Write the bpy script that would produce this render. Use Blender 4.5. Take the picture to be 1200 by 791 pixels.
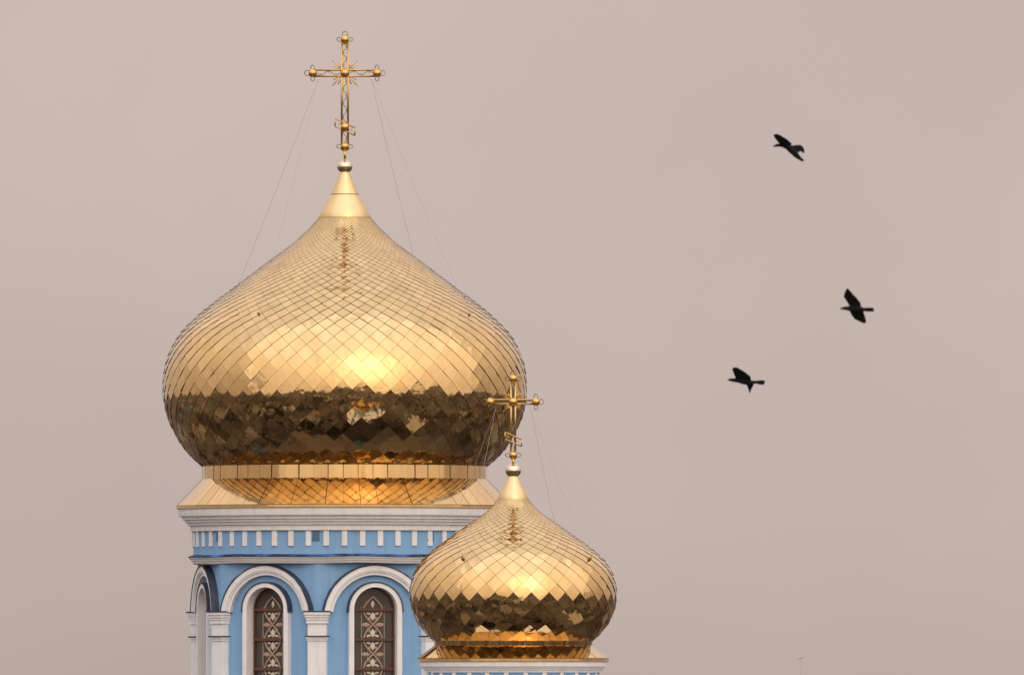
import bpy, bmesh, math, random
from mathutils import Vector, Matrix
random.seed(7)
R = math.radians
for o in list(bpy.data.objects):
    bpy.data.objects.remove(o)
scene = bpy.context.scene
C = scene.collection

# ------------------------------------------------------------------ camera
DIST, CAM_Z, FPX, HORIZON = 450.0, 21.0, 18000.0, 821.0
PITCH = math.atan((HORIZON - 395.5) / FPX)
cam = bpy.data.cameras.new('camera')
cam.sensor_width = 36.0
cam.lens = FPX / 1200 * 36.0
cam.clip_start, cam.clip_end = 1.0, 30000.0
camo = bpy.data.objects.new('camera', cam)
C.objects.link(camo)
camo.location = (0, -DIST, CAM_Z)
camo.rotation_euler = (math.pi / 2 + PITCH, 0, 0)
scene.camera = camo
cam.dof.use_dof = True                # long lens focused on the domes; the nearer birds fall a little soft
cam.dof.focus_distance = 444.0
cam.dof.aperture_fstop = 5.6
scene.render.resolution_x, scene.render.resolution_y = 1024, 674

# ------------------------------------------------------------------ sky and sun
SUN_AZ, SUN_EL = 17.0, 29.0          # degrees right of straight behind the camera, elevation
to_sun = Vector((math.sin(R(SUN_AZ)) * math.cos(R(SUN_EL)), -math.cos(R(SUN_AZ)) * math.cos(R(SUN_EL)), math.sin(R(SUN_EL))))
world = bpy.data.worlds.new('World')
scene.world = world
world.use_nodes = True
nt = world.node_tree
nt.nodes.clear()
w_out = nt.nodes.new('ShaderNodeOutputWorld')
sky = nt.nodes.new('ShaderNodeTexSky')
sky.sky_type = 'NISHITA'
sky.sun_disc = False
sky.sun_elevation = R(SUN_EL)
sky.sun_rotation = math.atan2(to_sun.x, to_sun.y)
sky.air_density, sky.dust_density, sky.ozone_density = 1.0, 6.0, 1.0
bg1 = nt.nodes.new('ShaderNodeBackground')
bg1.inputs['Strength'].default_value = 0.05
veil = nt.nodes.new('ShaderNodeVectorMath'); veil.operation = 'SCALE'   # the clear sky dims behind the cloud
veil.inputs['Scale'].default_value = 0.42
nt.links.new(sky.outputs[0], veil.inputs[0])
nt.links.new(veil.outputs[0], bg1.inputs['Color'])
# the overcast layer: dull and warm low down, brighter and more neutral overhead
tc = nt.nodes.new('ShaderNodeTexCoord')
sep = nt.nodes.new('ShaderNodeSeparateXYZ')
nt.links.new(tc.outputs['Generated'], sep.inputs[0])
ramp = nt.nodes.new('ShaderNodeValToRGB')
nt.links.new(sep.outputs['Z'], ramp.inputs[0])
el = ramp.color_ramp.elements
el[0].position, el[0].color = 0.0, (0.382, 0.315, 0.282, 1)
el[1].position, el[1].color = 1.0, (0.93, 0.965, 1.11, 1)
for p, c in ((0.012, (0.427, 0.351, 0.321, 1)), (0.027, (0.438, 0.361, 0.330, 1)), (0.045, (0.430, 0.352, 0.323, 1)), (0.17, (0.50, 0.415, 0.37, 1)), (0.5, (0.80, 0.70, 0.63, 1))):
    e = el.new(p)
    e.color = c
bg2 = nt.nodes.new('ShaderNodeBackground')
bg2.inputs['Strength'].default_value = 1.0
cn = nt.nodes.new('ShaderNodeTexNoise')                 # faint unevenness of the cloud
cn.inputs['Scale'].default_value, cn.inputs['Detail'].default_value, cn.inputs['Roughness'].default_value = 18.0, 5.0, 0.5
nt.links.new(tc.outputs['Generated'], cn.inputs['Vector'])
cm_ = nt.nodes.new('ShaderNodeMapRange')
cm_.inputs['From Min'].default_value, cm_.inputs['From Max'].default_value = 0.3, 0.7
cm_.inputs['To Min'].default_value, cm_.inputs['To Max'].default_value = 0.935, 1.06
nt.links.new(cn.outputs[0], cm_.inputs[0])
vm_ = nt.nodes.new('ShaderNodeVectorMath'); vm_.operation = 'SCALE'
nt.links.new(ramp.outputs[0], vm_.inputs[0]); nt.links.new(cm_.outputs[0], vm_.inputs['Scale'])
nt.links.new(vm_.outputs[0], bg2.inputs['Color'])
add = nt.nodes.new('ShaderNodeAddShader')
nt.links.new(bg1.outputs[0], add.inputs[0])
nt.links.new(bg2.outputs[0], add.inputs[1])
nt.links.new(add.outputs[0], w_out.inputs['Surface'])

sl = bpy.data.lights.new('sun', 'SUN')
sl.energy = 0.85
sl.angle = R(145)
sl.color = (1.0, 0.93, 0.83)
so = bpy.data.objects.new('sun', sl)
C.objects.link(so)
so.location = (20, -60, 80)
so.rotation_euler = to_sun.to_track_quat('Z', 'Y').to_euler()

vs = scene.view_settings
vs.view_transform, vs.look, vs.exposure, vs.gamma = 'Standard', 'None', 0.35, 1.0
vs.use_curve_mapping = False

# ------------------------------------------------------------------ helpers
def zpx(y, D=DIST):
    """height of a level that stands at image row y at distance D"""
    return CAM_Z + D * math.tan(PITCH + math.atan((395.5 - y) / FPX))

def world_at(px, py, D):
    return Vector(((px - 600.0) / FPX * D, D - DIST, zpx(py, D)))

def link(name, me, parent=None, mats=(), label=None, cat=None, group=None, kind=None):
    o = bpy.data.objects.new(name, me)
    C.objects.link(o)
    if me is not None:
        for m in mats:
            if m.name not in [x.name for x in me.materials if x]:
                me.materials.append(m)
    if parent is not None:
        o.parent = parent
    for k, v in (('label', label), ('category', cat), ('group', group), ('kind', kind)):
        if v:
            o[k] = v
    return o

class MB:
    """collects vertices and faces for one mesh"""
    def __init__(s):
        s.v, s.f, s.m, s.sm = [], [], [], []
    def add(s, vs, fs, mat=0, smooth=False):
        b = len(s.v)
        s.v += [tuple(p) for p in vs]
        for f in fs:
            s.f.append([i + b for i in f]); s.m.append(mat); s.sm.append(smooth)
    def box(s, M, size, mat=0, bevel=0.0):
        x, y, z = (a / 2 for a in size)
        if bevel <= 0:
            vs = [M @ Vector(p) for p in ((-x,-y,-z),(x,-y,-z),(x,y,-z),(-x,y,-z),(-x,-y,z),(x,-y,z),(x,y,z),(-x,y,z))]
            s.add(vs, [(0,3,2,1),(4,5,6,7),(0,1,5,4),(1,2,6,5),(2,3,7,6),(3,0,4,7)], mat)
        else:
            bm = bmesh.new()
            bmesh.ops.create_cube(bm, size=1.0)
            for v in bm.verts:
                v.co = Vector((v.co.x * size[0], v.co.y * size[1], v.co.z * size[2]))
            bmesh.ops.bevel(bm, geom=bm.edges[:], offset=bevel, segments=1, affect='EDGES')
            bm.verts.index_update()
            s.add([M @ v.co for v in bm.verts], [[v.index for v in f.verts] for f in bm.faces], mat)
            bm.free()
    def lathe(s, prof, n=96, rot=0.0, mat=0, smooth=True, M=None, a0=0.0, a1=None):
        """prof [(r, z)] turned about z; outward is right of travel downwards"""
        closed = a1 is None
        span = 2 * math.pi if closed else a1 - a0
        cols = n if closed else n + 1
        M = M or Matrix()
        vs = []
        for j in range(cols):
            a = rot + a0 + span * j / n
            for r, z in prof:
                vs.append(M @ Vector((r * math.sin(a), -r * math.cos(a), z)))
        k = len(prof)
        fs = []
        for j in range(n):
            j2 = (j + 1) % cols
            for i in range(k - 1):
                fs.append((j * k + i, j * k + i + 1, j2 * k + i + 1, j2 * k + i))
        s.add(vs, fs, mat, smooth)
    def tube(s, pts, rad, n=8, mat=0, smooth=True, closed=False):
        pts = [Vector(p) for p in pts]
        m = len(pts)
        rads = rad if isinstance(rad, (list, tuple)) else [rad] * m
        vs = []
        up = Vector((0.13, 0.98, 0.17)).normalized()
        for i, p in enumerate(pts):
            if closed:
                t = pts[(i + 1) % m] - pts[i - 1]
            else:
                t = pts[min(i + 1, m - 1)] - pts[max(i - 1, 0)]
            t.normalize()
            a = t.cross(up)
            if a.length < 1e-3:
                a = t.cross(Vector((1, 0, 0)))
            a.normalize()
            b = t.cross(a)
            for j in range(n):
                w = 2 * math.pi * j / n
                vs.append(p + (a * math.cos(w) + b * math.sin(w)) * rads[i])
        fs = []
        for i in range(m if closed else m - 1):
            i2 = (i + 1) % m
            for j in range(n):
                j2 = (j + 1) % n
                fs.append((i * n + j, i * n + j2, i2 * n + j2, i2 * n + j))
        if not closed:
            fs.append(tuple(range(n))[::-1])
            fs.append(tuple((m - 1) * n + j for j in range(n)))
        s.add(vs, fs, mat, smooth)
    def sphere(s, c, r, seg=20, rings=12, mat=0, sz=1.0):
        prof = [(max(1e-5, r * math.sin(math.pi * i / rings)), r * sz * math.cos(math.pi * i / rings)) for i in range(rings + 1)]
        s.lathe(prof, seg, 0, mat, True, Matrix.Translation(Vector(c)))
    def mesh(s, name='mesh', fix=True):
        me = bpy.data.meshes.new(name)
        me.from_pydata(s.v, [], s.f)
        me.polygons.foreach_set('material_index', s.m)
        me.polygons.foreach_set('use_smooth', s.sm)
        me.validate(clean_customdata=False)
        if fix:
            bm = bmesh.new()
            bm.from_mesh(me)
            bmesh.ops.remove_doubles(bm, verts=bm.verts, dist=1e-5)
            bmesh.ops.recalc_face_normals(bm, faces=bm.faces)
            bm.to_mesh(me)
            bm.free()
        me.update()
        return me
    def build(s, name, mats, parent=None, fix=True, **kw):
        return link(name, s.mesh(name, fix), parent, mats if isinstance(mats, (list, tuple)) else (mats,), **kw)

def sharpen(o, deg=32):
    o.data.set_sharp_from_angle(angle=R(deg))

# ------------------------------------------------------------------ materials
def mat(name, base, rough=0.6, metal=0.0, bump=0.0, bump_scale=20.0, var=0.0, var_scale=3.0, var_col=None, spec=0.5, detail=4.0, streak=0.0):
    m = bpy.data.materials.new(name)
    m.use_nodes = True
    t = m.node_tree
    b = t.nodes['Principled BSDF']
    b.inputs['Base Color'].default_value = (*base, 1)
    b.inputs['Roughness'].default_value = rough
    b.inputs['Metallic'].default_value = metal
    b.inputs['Specular IOR Level'].default_value = spec
    g = t.nodes.new('ShaderNodeNewGeometry')
    if var > 0:
        n = t.nodes.new('ShaderNodeTexNoise')
        n.inputs['Scale'].default_value = var_scale
        n.inputs['Detail'].default_value = 5
        t.links.new(g.outputs['Position'], n.inputs['Vector'])
        cr = t.nodes.new('ShaderNodeMapRange')
        cr.inputs['From Min'].default_value, cr.inputs['From Max'].default_value = 0.4, 0.7
        cr.inputs['To Max'].default_value = var
        if streak > 0:
            mp = t.nodes.new('ShaderNodeMapping')
            mp.inputs['Scale'].default_value = (6.0, 6.0, 0.5)
            t.links.new(g.outputs['Position'], mp.inputs[0])
            n3 = t.nodes.new('ShaderNodeTexNoise')
            n3.inputs['Scale'].default_value = 1.0; n3.inputs['Detail'].default_value = 6
            t.links.new(mp.outputs[0], n3.inputs['Vector'])
            ml = t.nodes.new('ShaderNodeMix')
            ml.inputs['Factor'].default_value = streak
            t.links.new(n.outputs[0], ml.inputs['A']); t.links.new(n3.outputs[0], ml.inputs['B'])
            t.links.new(ml.outputs['Result'], cr.inputs[0])
        else:
            t.links.new(n.outputs[0], cr.inputs[0])
        mx = t.nodes.new('ShaderNodeMix')
        mx.data_type = 'RGBA'
        mx.inputs['A'].default_value = (*base, 1)
        mx.inputs['B'].default_value = (*(var_col or [c * 0.5 for c in base]), 1)
        t.links.new(cr.outputs[0], mx.inputs['Factor'])
        t.links.new(mx.outputs['Result'], b.inputs['Base Color'])
    if bump > 0:
        n = t.nodes.new('ShaderNodeTexNoise')
        n.inputs['Scale'].default_value = bump_scale
        n.inputs['Detail'].default_value = detail
        t.links.new(g.outputs['Position'], n.inputs['Vector'])
        bp = t.nodes.new('ShaderNodeBump')
        bp.inputs['Strength'].default_value = 1.0
        bp.inputs['Distance'].default_value = bump
        t.links.new(n.outputs[0], bp.inputs['Height'])
        t.links.new(bp.outputs[0], b.inputs['Normal'])
    return m

def gold_tile_mat(name, base, r0, r1, bump, scale):
    """polished gilded sheet: every sheet a little different, slightly buckled"""
    m = bpy.data.materials.new(name)
    m.use_nodes = True
    t = m.node_tree
    b = t.nodes['Principled BSDF']
    b.inputs['Metallic'].default_value = 1.0
    at = t.nodes.new('ShaderNodeAttribute'); at.attribute_name = 'tint'
    oi = t.nodes.new('ShaderNodeObjectInfo')
    ad = t.nodes.new('ShaderNodeMath'); ad.operation = 'ADD'
    t.links.new(at.outputs['Fac'], ad.inputs[0]); t.links.new(oi.outputs['Random'], ad.inputs[1])
    fr = t.nodes.new('ShaderNodeMath'); fr.operation = 'FRACT'
    t.links.new(ad.outputs[0], fr.inputs[0])
    mx = t.nodes.new('ShaderNodeMix'); mx.data_type = 'RGBA'
    mx.inputs['A'].default_value = (*[c * 0.93 for c in base], 1)
    mx.inputs['B'].default_value = (min(1, base[0] * 1.04), base[1] * 1.06, base[2] * 1.12, 1)
    t.links.new(fr.outputs[0], mx.inputs['Factor'])
    g = t.nodes.new('ShaderNodeNewGeometry')
    mp = t.nodes.new('ShaderNodeMapping'); mp.inputs['Scale'].default_value = (2.2, 2.2, 0.55)
    t.links.new(g.outputs['Position'], mp.inputs[0])
    pn = t.nodes.new('ShaderNodeTexNoise'); pn.inputs['Scale'].default_value = 1.0; pn.inputs['Detail'].default_value = 7; pn.inputs['Roughness'].default_value = 0.65
    t.links.new(mp.outputs[0], pn.inputs['Vector'])
    pr = t.nodes.new('ShaderNodeMapRange')
    pr.inputs['From Min'].default_value, pr.inputs['From Max'].default_value = 0.45, 0.75
    pr.inputs['To Max'].default_value = 0.55
    t.links.new(pn.outputs[0], pr.inputs[0])
    pm = t.nodes.new('ShaderNodeMix'); pm.data_type = 'RGBA'
    pm.inputs['B'].default_value = (base[0] * 0.72, base[1] * 0.66, base[2] * 0.60, 1)
    t.links.new(pr.outputs[0], pm.inputs['Factor']); t.links.new(mx.outputs['Result'], pm.inputs['A'])
    t.links.new(pm.outputs['Result'], b.inputs['Base Color'])
    n = t.nodes.new('ShaderNodeTexNoise')
    n.inputs['Scale'].default_value = 2.2; n.inputs['Detail'].default_value = 6
    t.links.new(g.outputs['Position'], n.inputs['Vector'])
    mr = t.nodes.new('ShaderNodeMapRange')
    mr.inputs['From Min'].default_value, mr.inputs['From Max'].default_value = 0.35, 0.7
    mr.inputs['To Min'].default_value, mr.inputs['To Max'].default_value = r0, r1
    t.links.new(n.outputs[0], mr.inputs[0])
    t.links.new(mr.outputs[0], b.inputs['Roughness'])
    n2 = t.nodes.new('ShaderNodeTexNoise')
    n2.inputs['Scale'].default_value = scale; n2.inputs['Detail'].default_value = 2
    t.links.new(g.outputs['Position'], n2.inputs['Vector'])
    bp = t.nodes.new('ShaderNodeBump')
    bp.inputs['Strength'].default_value = 1.0; bp.inputs['Distance'].default_value = bump
    t.links.new(n2.outputs[0], bp.inputs['Height'])
    t.links.new(bp.outputs[0], b.inputs['Normal'])
    return m

GOLD = (0.735, 0.485, 0.215)
M_GOLD = gold_tile_mat('gilded_tile', GOLD, 0.05, 0.10, 0.010, 2.6)
M_GOLD_SHEET = gold_tile_mat('gilded_sheet', GOLD, 0.06, 0.12, 0.002, 1.6)
M_SEAM = mat('seam_dark_gold', (0.26, 0.155, 0.055), 0.45, 0.8)  # darker, rougher brown gold for the tile and panel edges and the shells beneath
M_CONE = mat('satin_gold', (0.76, 0.55, 0.29), 0.38, 1.0, 0.002, 3.0)
M_BALL = mat('pale_gold_ball', (0.72, 0.60, 0.42), 0.2, 1.0)
M_CROSS = mat('cross_gold', (0.70, 0.43, 0.14), 0.36, 1.0)
M_CROSS_DARK = mat('cross_ring_bronze', (0.26, 0.18, 0.10), 0.35, 1.0)
M_WIRE = mat('guy_wire_steel', (0.42, 0.37, 0.34), 0.6, 0.1)
M_BLUE = mat('blue_stucco', (0.26, 0.45, 0.70), 0.85, 0, 0.004, 26.0, 0.8, 2.6, (0.205, 0.375, 0.60), 0.25, streak=0.6)
M_WHITE = mat('white_plaster', (0.89, 0.87, 0.875), 0.8, 0, 0.003, 22.0, 0.8, 2.6, (0.73, 0.70, 0.68), 0.25, streak=0.6)
M_FLASH = mat('dark_blue_flashing', (0.036, 0.042, 0.075), 0.5, 0, 0.0, 1.0)
M_FLASH2 = mat('weathered_blue_flashing', (0.022, 0.035, 0.085), 0.8, 0, 0.0, 1.0, 1.0, 2.6, (0.10, 0.24, 0.58), spec=0.2)
M_VENT = mat('grey_blue_vent', (0.085, 0.165, 0.26), 0.7)
M_WOOD = mat('brown_window_timber', (0.125, 0.050, 0.033), 0.6)
M_GLASS = mat('dark_window_glass', (0.074, 0.052, 0.043), 0.2, 0, 0.002, 4.0, 0.6, 2.0, (0.115, 0.085, 0.07))
M_ORN_P = mat('pink_leaf_ornament', (0.44, 0.30, 0.22), 0.6)
M_ORN_C = mat('cream_leaf_ornament', (0.68, 0.62, 0.49), 0.6)
M_ORN_G = mat('green_lead_line', (0.27, 0.27, 0.20), 0.6)
M_ROOF = mat('brown_metal_roof', (0.060, 0.043, 0.034), 0.6, 0, 0, 1, 0.8, 0.5, (0.10, 0.075, 0.06))
M_BLUE_ROOF = mat('blue_metal_roof', (0.035, 0.085, 0.145), 0.6)
M_FEATHER = mat('black_feather', (0.005, 0.005, 0.0055), 0.85, spec=0.2)
M_MAST = mat('grey_mast', (0.42, 0.37, 0.34), 0.6)

# ------------------------------------------------------------------ ground and the town the gold mirrors
def ground():
    m = bpy.data.materials.new('ground')
    m.use_nodes = True
    t = m.node_tree
    b = t.nodes['Principled BSDF']
    b.inputs['Roughness'].default_value = 0.95
    b.inputs['Specular IOR Level'].default_value = 0.1
    g = t.nodes.new('ShaderNodeNewGeometry')
    n = t.nodes.new('ShaderNodeTexNoise')
    n.inputs['Scale'].default_value = 0.035; n.inputs['Detail'].default_value = 8
    t.links.new(g.outputs['Position'], n.inputs['Vector'])
    cr = t.nodes.new('ShaderNodeValToRGB')
    cr.color_ramp.elements[0].position, cr.color_ramp.elements[0].color = 0.36, (0.068, 0.057, 0.052, 1)
    cr.color_ramp.elements[1].position, cr.color_ramp.elements[1].color = 0.72, (0.20, 0.17, 0.15, 1)
    e = cr.color_ramp.elements.new(0.54); e.color = (0.10, 0.084, 0.076, 1)
    t.links.new(n.outputs[0], cr.inputs[0])
    t.links.new(cr.outputs[0], b.inputs['Base Color'])
    mb = MB()
    rad = [0, 60, 200, 600, 2000, 6000, 14000]
    vs = [(0, 0, 0)]
    for r in rad[1:]:
        vs += [(r * math.cos(a * math.pi / 24), r * math.sin(a * math.pi / 24), 0) for a in range(48)]
    fs = [(0, 1 + j, 1 + (j + 1) % 48) for j in range(48)]
    for k in range(len(rad) - 2):
        for j in range(48):
            a, b2 = 1 + k * 48 + j, 1 + k * 48 + (j + 1) % 48
            fs.append((a, a + 48, b2 + 48, b2))
    mb.add(vs, fs)
    mb.build('ground', m, kind='structure')
ground()

def town():
    """low roofs and trees round the church: below the frame, met again as patches in the gold"""
    cols = [(0.30, 0.26, 0.21), (0.20, 0.16, 0.13), (0.10, 0.055, 0.04), (0.16, 0.15, 0.14), (0.06, 0.16, 0.30), (0.42, 0.38, 0.32)]
    mats = [mat('town_%s' % n, c, 0.8) for n, c in zip(('beige', 'brown', 'rust', 'grey', 'blue', 'pale'), cols)]
    mb = MB()
    rnd = random.Random(3)
    n = 0
    while n < 170:
        a = rnd.uniform(0, 2 * math.pi); d = 34 + 420 * rnd.random() ** 1.3
        x, y = d * math.sin(a), -d * math.cos(a)
        if abs(x) < 26 and abs(y) < 30:
            continue
        n += 1
        w, l, h, rh = rnd.uniform(7, 13), rnd.uniform(9, 18), rnd.uniform(3, 7), rnd.uniform(2, 4)
        M = Matrix.Translation((x, y, 0)) @ Matrix.Rotation(rnd.uniform(0, math.pi), 4, 'Z')
        p = [M @ Vector(q) for q in ((-w/2,-l/2,-1),(w/2,-l/2,-1),(w/2,l/2,-1),(-w/2,l/2,-1),(-w/2,-l/2,h),(w/2,-l/2,h),(w/2,l/2,h),(-w/2,l/2,h),(0,-l/2,h+rh),(0,l/2,h+rh))]
        mb.add(p, [(0,1,5,8,4),(1,2,6,5),(2,3,7,9,6),(3,0,4,7)], rnd.choice((0, 1, 5, 3)))
        q = [M @ Vector(v) for v in ((-w/2-.4,-l/2-.4,h),(w/2+.4,-l/2-.4,h),(w/2+.4,l/2+.4,h),(-w/2-.4,l/2+.4,h),(0,-l/2-.4,h+rh+.2),(0,l/2+.4,h+rh+.2))]
        mb.add(q, [(0,4,5,3),(1,2,5,4)], rnd.choice((1, 2, 2, 3, 3, 4, 5)))
    mb.build('town', mats, fix=False, kind='stuff', label='low roofs of the town around the church', cat='town')
    leaf = mat('town_foliage', (0.068, 0.054, 0.048), 0.9, 0, 0, 1, 0.8, 0.4, (0.115, 0.082, 0.068))
    mb = MB()
    for k in range(900):
        a = rnd.uniform(0, 2 * math.pi); d = 30 + 700 * rnd.random() ** 1.5
        x, y = d * math.sin(a), -d * math.cos(a)
        if abs(x) < 20 and abs(y) < 22:
            continue
        h = rnd.uniform(6, 12.5); cr = h * rnd.uniform(0.28, 0.4)
        for q in range(5):
            cx, cy, cz = x + rnd.gauss(0, cr * .5), y + rnd.gauss(0, cr * .5), h - cr * rnd.uniform(0.8, 1.7)
            r = cr * rnd.uniform(.5, .85)
            prof = [(max(1e-3, r * math.sin(math.pi * i / 4) * rnd.uniform(.75, 1.15)), r * math.cos(math.pi * i / 4)) for i in range(5)]
            mb.lathe(prof, 6, rnd.random() * 6, 0, False, Matrix.Translation((cx, cy, cz)))
        mb.lathe([(.25, h - cr * 1.5), (.35, -0.5)], 5, 0, 0, False, Matrix.Translation((x, y, 0)))
    mb.build('wood', leaf, fix=False, kind='stuff', label='bare brown trees standing between the roofs of the town', cat='trees')
town()

# ------------------------------------------------------------------ onion dome
def catmull(pts, n=16):
    out = []
    P = [pts[0]] + list(pts) + [pts[-1]]
    for i in range(1, len(P) - 2):
        p0, p1, p2, p3 = P[i - 1], P[i], P[i + 1], P[i + 2]
        for k in range(n):
            t = k / n
            out.append(tuple(0.5 * ((2 * p1[c]) + (-p0[c] + p2[c]) * t + (2 * p0[c] - 5 * p1[c] + 4 * p2[c] - p3[c]) * t * t + (-p0[c] + 3 * p1[c] - 3 * p2[c] + p3[c]) * t ** 3) for c in (0, 1)))
    out.append(pts[-1])
    return out

def smooth_profile(pts, it=3):
    pts = [list(p) for p in pts]
    for _ in range(it):
        q = [p[:] for p in pts]
        for i in range(1, len(pts) - 1):
            for c in (0, 1):
                q[i][c] = 0.25 * pts[i - 1][c] + 0.5 * pts[i][c] + 0.25 * pts[i + 1][c]
        pts = q
    return pts

def onion_dome(tower, prof, N, k, hem, visible_max, seed, dent=0.0016):
    """prof [(r, z)] from the top down. The shell is the part; its tiles are children"""
    rnd = random.Random(seed)
    P = smooth_profile(catmull(prof, 10), 14)
    S = [0.0]
    for a, b in zip(P, P[1:]):
        S.append(S[-1] + math.hypot(b[0] - a[0], b[1] - a[1]))
    def at(s):
        s = max(0.0, min(S[-1], s))
        lo, hi = 0, len(S) - 1
        while hi - lo > 1:
            mid = (lo + hi) // 2
            if S[mid] <= s: lo = mid
            else: hi = mid
        t = (s - S[lo]) / max(1e-9, S[hi] - S[lo])
        r = P[lo][0] + (P[hi][0] - P[lo][0]) * t
        z = P[lo][1] + (P[hi][1] - P[lo][1]) * t
        i0, i1 = max(0, lo - 1), min(len(P) - 1, hi + 1)
        dr, dz = P[i1][0] - P[i0][0], P[i1][1] - P[i0][1]
        L = math.hypot(dr, dz)
        return r, z, -dz / L, dr / L                       # point and outward normal (nr, nz)
    shell = MB()
    shell.lathe([(max(0.05, p[0] - 0.012 * (at(S[i])[2])), p[1] - 0.012 * at(S[i])[3]) for i, p in enumerate(P)][::4] + [P[-1]], 96)
    dome = shell.build('dome', M_SEAM, tower)
    rows = [0.0]
    while rows[-1] < S[-1]:
        r = at(rows[-1])[0]
        rows.append(rows[-1] + 0.5 * k * 2 * math.pi * r / N)
    sc = S[-1] / rows[-1]
    rows = [s * sc for s in rows]
    da = 2 * math.pi / N
    G = (0.0, 0.25, 0.5, 0.75, 1.0)
    tiles = []
    def tile_shape(j):
        """tile in the frame of its own centre at angle 0"""
        s0, s1, s2 = rows[j - 1] if j > 0 else rows[0], rows[j], rows[min(j + 1, len(rows) - 1)]
        w = 2 * math.pi * at(s1)[0] / N
        gap = 0.003 / max(0.05, w * 0.7)
        vs = []
        ax = [gap + (1 - 2 * gap) * g for g in G]
        for b in ax:
            for a in ax:
                th = (a - b) * 0.5 * da
                q = (a + b) * 0.5
                s = s0 + (s1 - s0) * 2 * q if q < 0.5 else s1 + (s2 - s1) * (2 * q - 1)
                r, z, nr, nz = at(s)
                hs = hem * max(0.3, min(1.0, w / 0.5))
                lift = hs * (a + b) / 2 + 0.003 * (w / 0.55)
                if 0.05 < a < 0.95 and 0.05 < b < 0.95:
                    lift += rnd.gauss(0, dent * w / 0.55)
                # sheets are flatter than the dome they cover
                flat = -0.85 * r * (1 - math.cos(da / 2)) * (1 - abs(a - b)) * (1 - abs(1 - a - b))
                lift += flat
                rr, zz = r + nr * lift, z + nz * lift
                vs.append(Vector((rr * math.sin(th), -rr * math.cos(th), zz)))
        n = len(G)
        fs = []
        for i in range(n - 1):
            for jj in range(n - 1):
                fs.append((i * n + jj, (i + 1) * n + jj, (i + 1) * n + jj + 1, i * n + jj + 1))
        rim = [jj for jj in range(n)] + [i * n + n - 1 for i in range(1, n)] + [(n - 1) * n + jj for jj in range(n - 2, -1, -1)] + [i * n for i in range(n - 2, 0, -1)]
        base = len(vs)
        r, z, nr, nz = at(s1)
        inn = Vector((0, nr, -nz)) * (hem * 1.3 + 0.01)
        for i in rim:
            vs.append(vs[i] + inn)
        rf = []
        for q in range(len(rim)):
            q2 = (q + 1) % len(rim)
            rf.append((rim[q], rim[q2], base + q2, base + q))
        c = Vector((0, -(r), z))
        return [v - c for v in vs], fs, rf, c, Vector((0, -nr, nz)), w
    shapes, variants = {}, {}
    for j in range(0, len(rows)):
        shapes[j] = tile_shape(j)
        variants[j] = [shapes[j]] + [tile_shape(j) for _ in range(4)]
        off = 0.5 * (j % 2)
        for i in range(N):
            th = (i + off) * da
            th = (th + math.pi) % (2 * math.pi) - math.pi
            w = shapes[j][5]
            nrm = shapes[j][4]
            face = math.cos(th) * (-nrm.y)                 # how squarely it faces the street side
            tiles.append((w * w * max(0.0, face), j, th))
    tiles.sort(key=lambda q: -q[0])
    meshes = {}
    stuff = MB(); tints = []
    for idx, (area, j, th) in enumerate(tiles):
        vn = rnd.randrange(5)
        vs, fs, rf, c, nrm, w = variants[j][vn]
        sg = 0.007 if nrm.z > 0.2 else 0.017
        tx, ty, tz = rnd.gauss(0, sg), rnd.gauss(0, 0.003), rnd.gauss(0, sg)
        tilt = Matrix.Rotation(tx, 4, 'X') @ Matrix.Rotation(tz, 4, 'Z') @ Matrix.Rotation(ty, 4, 'Y')
        M = Matrix.Rotation(th, 4, 'Z') @ Matrix.Translation(c) @ tilt
        if idx < visible_max:
            if (j, vn) not in meshes:
                mb = MB()
                mb.add(vs, fs, 0, True); mb.add(vs, rf, 1, False)
                me = mb.mesh('tile', True)
                me.materials.append(M_GOLD); me.materials.append(M_SEAM)
                me.set_sharp_from_angle(angle=R(30))
                meshes[j, vn] = me
            o = link('tile', meshes[j, vn], dome)
            o.matrix_local = M
        else:
            V = [M @ v for v in vs]
            b = len(stuff.v)
            stuff.v += [tuple(v) for v in V]
            tn = rnd.random()
            for f in fs:
                stuff.f.append([q + b for q in f]); stuff.m.append(0); stuff.sm.append(True); tints.append(tn)
            b2 = len(stuff.v)
            stuff.v += [tuple(v) for v in V]
            for f in rf:
                stuff.f.append([q + b2 for q in f]); stuff.m.append(1); stuff.sm.append(False); tints.append(tn)
    me = bpy.data.meshes.new('tile_field')
    me.from_pydata(stuff.v, [], stuff.f)
    me.polygons.foreach_set('material_index', stuff.m)
    me.polygons.foreach_set('use_smooth', stuff.sm)
    at_ = me.attributes.new('tint', 'FLOAT', 'FACE')
    at_.data.foreach_set('value', tints)
    me.update()
    link('tile_field', me, dome, (M_GOLD, M_SEAM), kind='stuff')
    return dome, at

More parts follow.
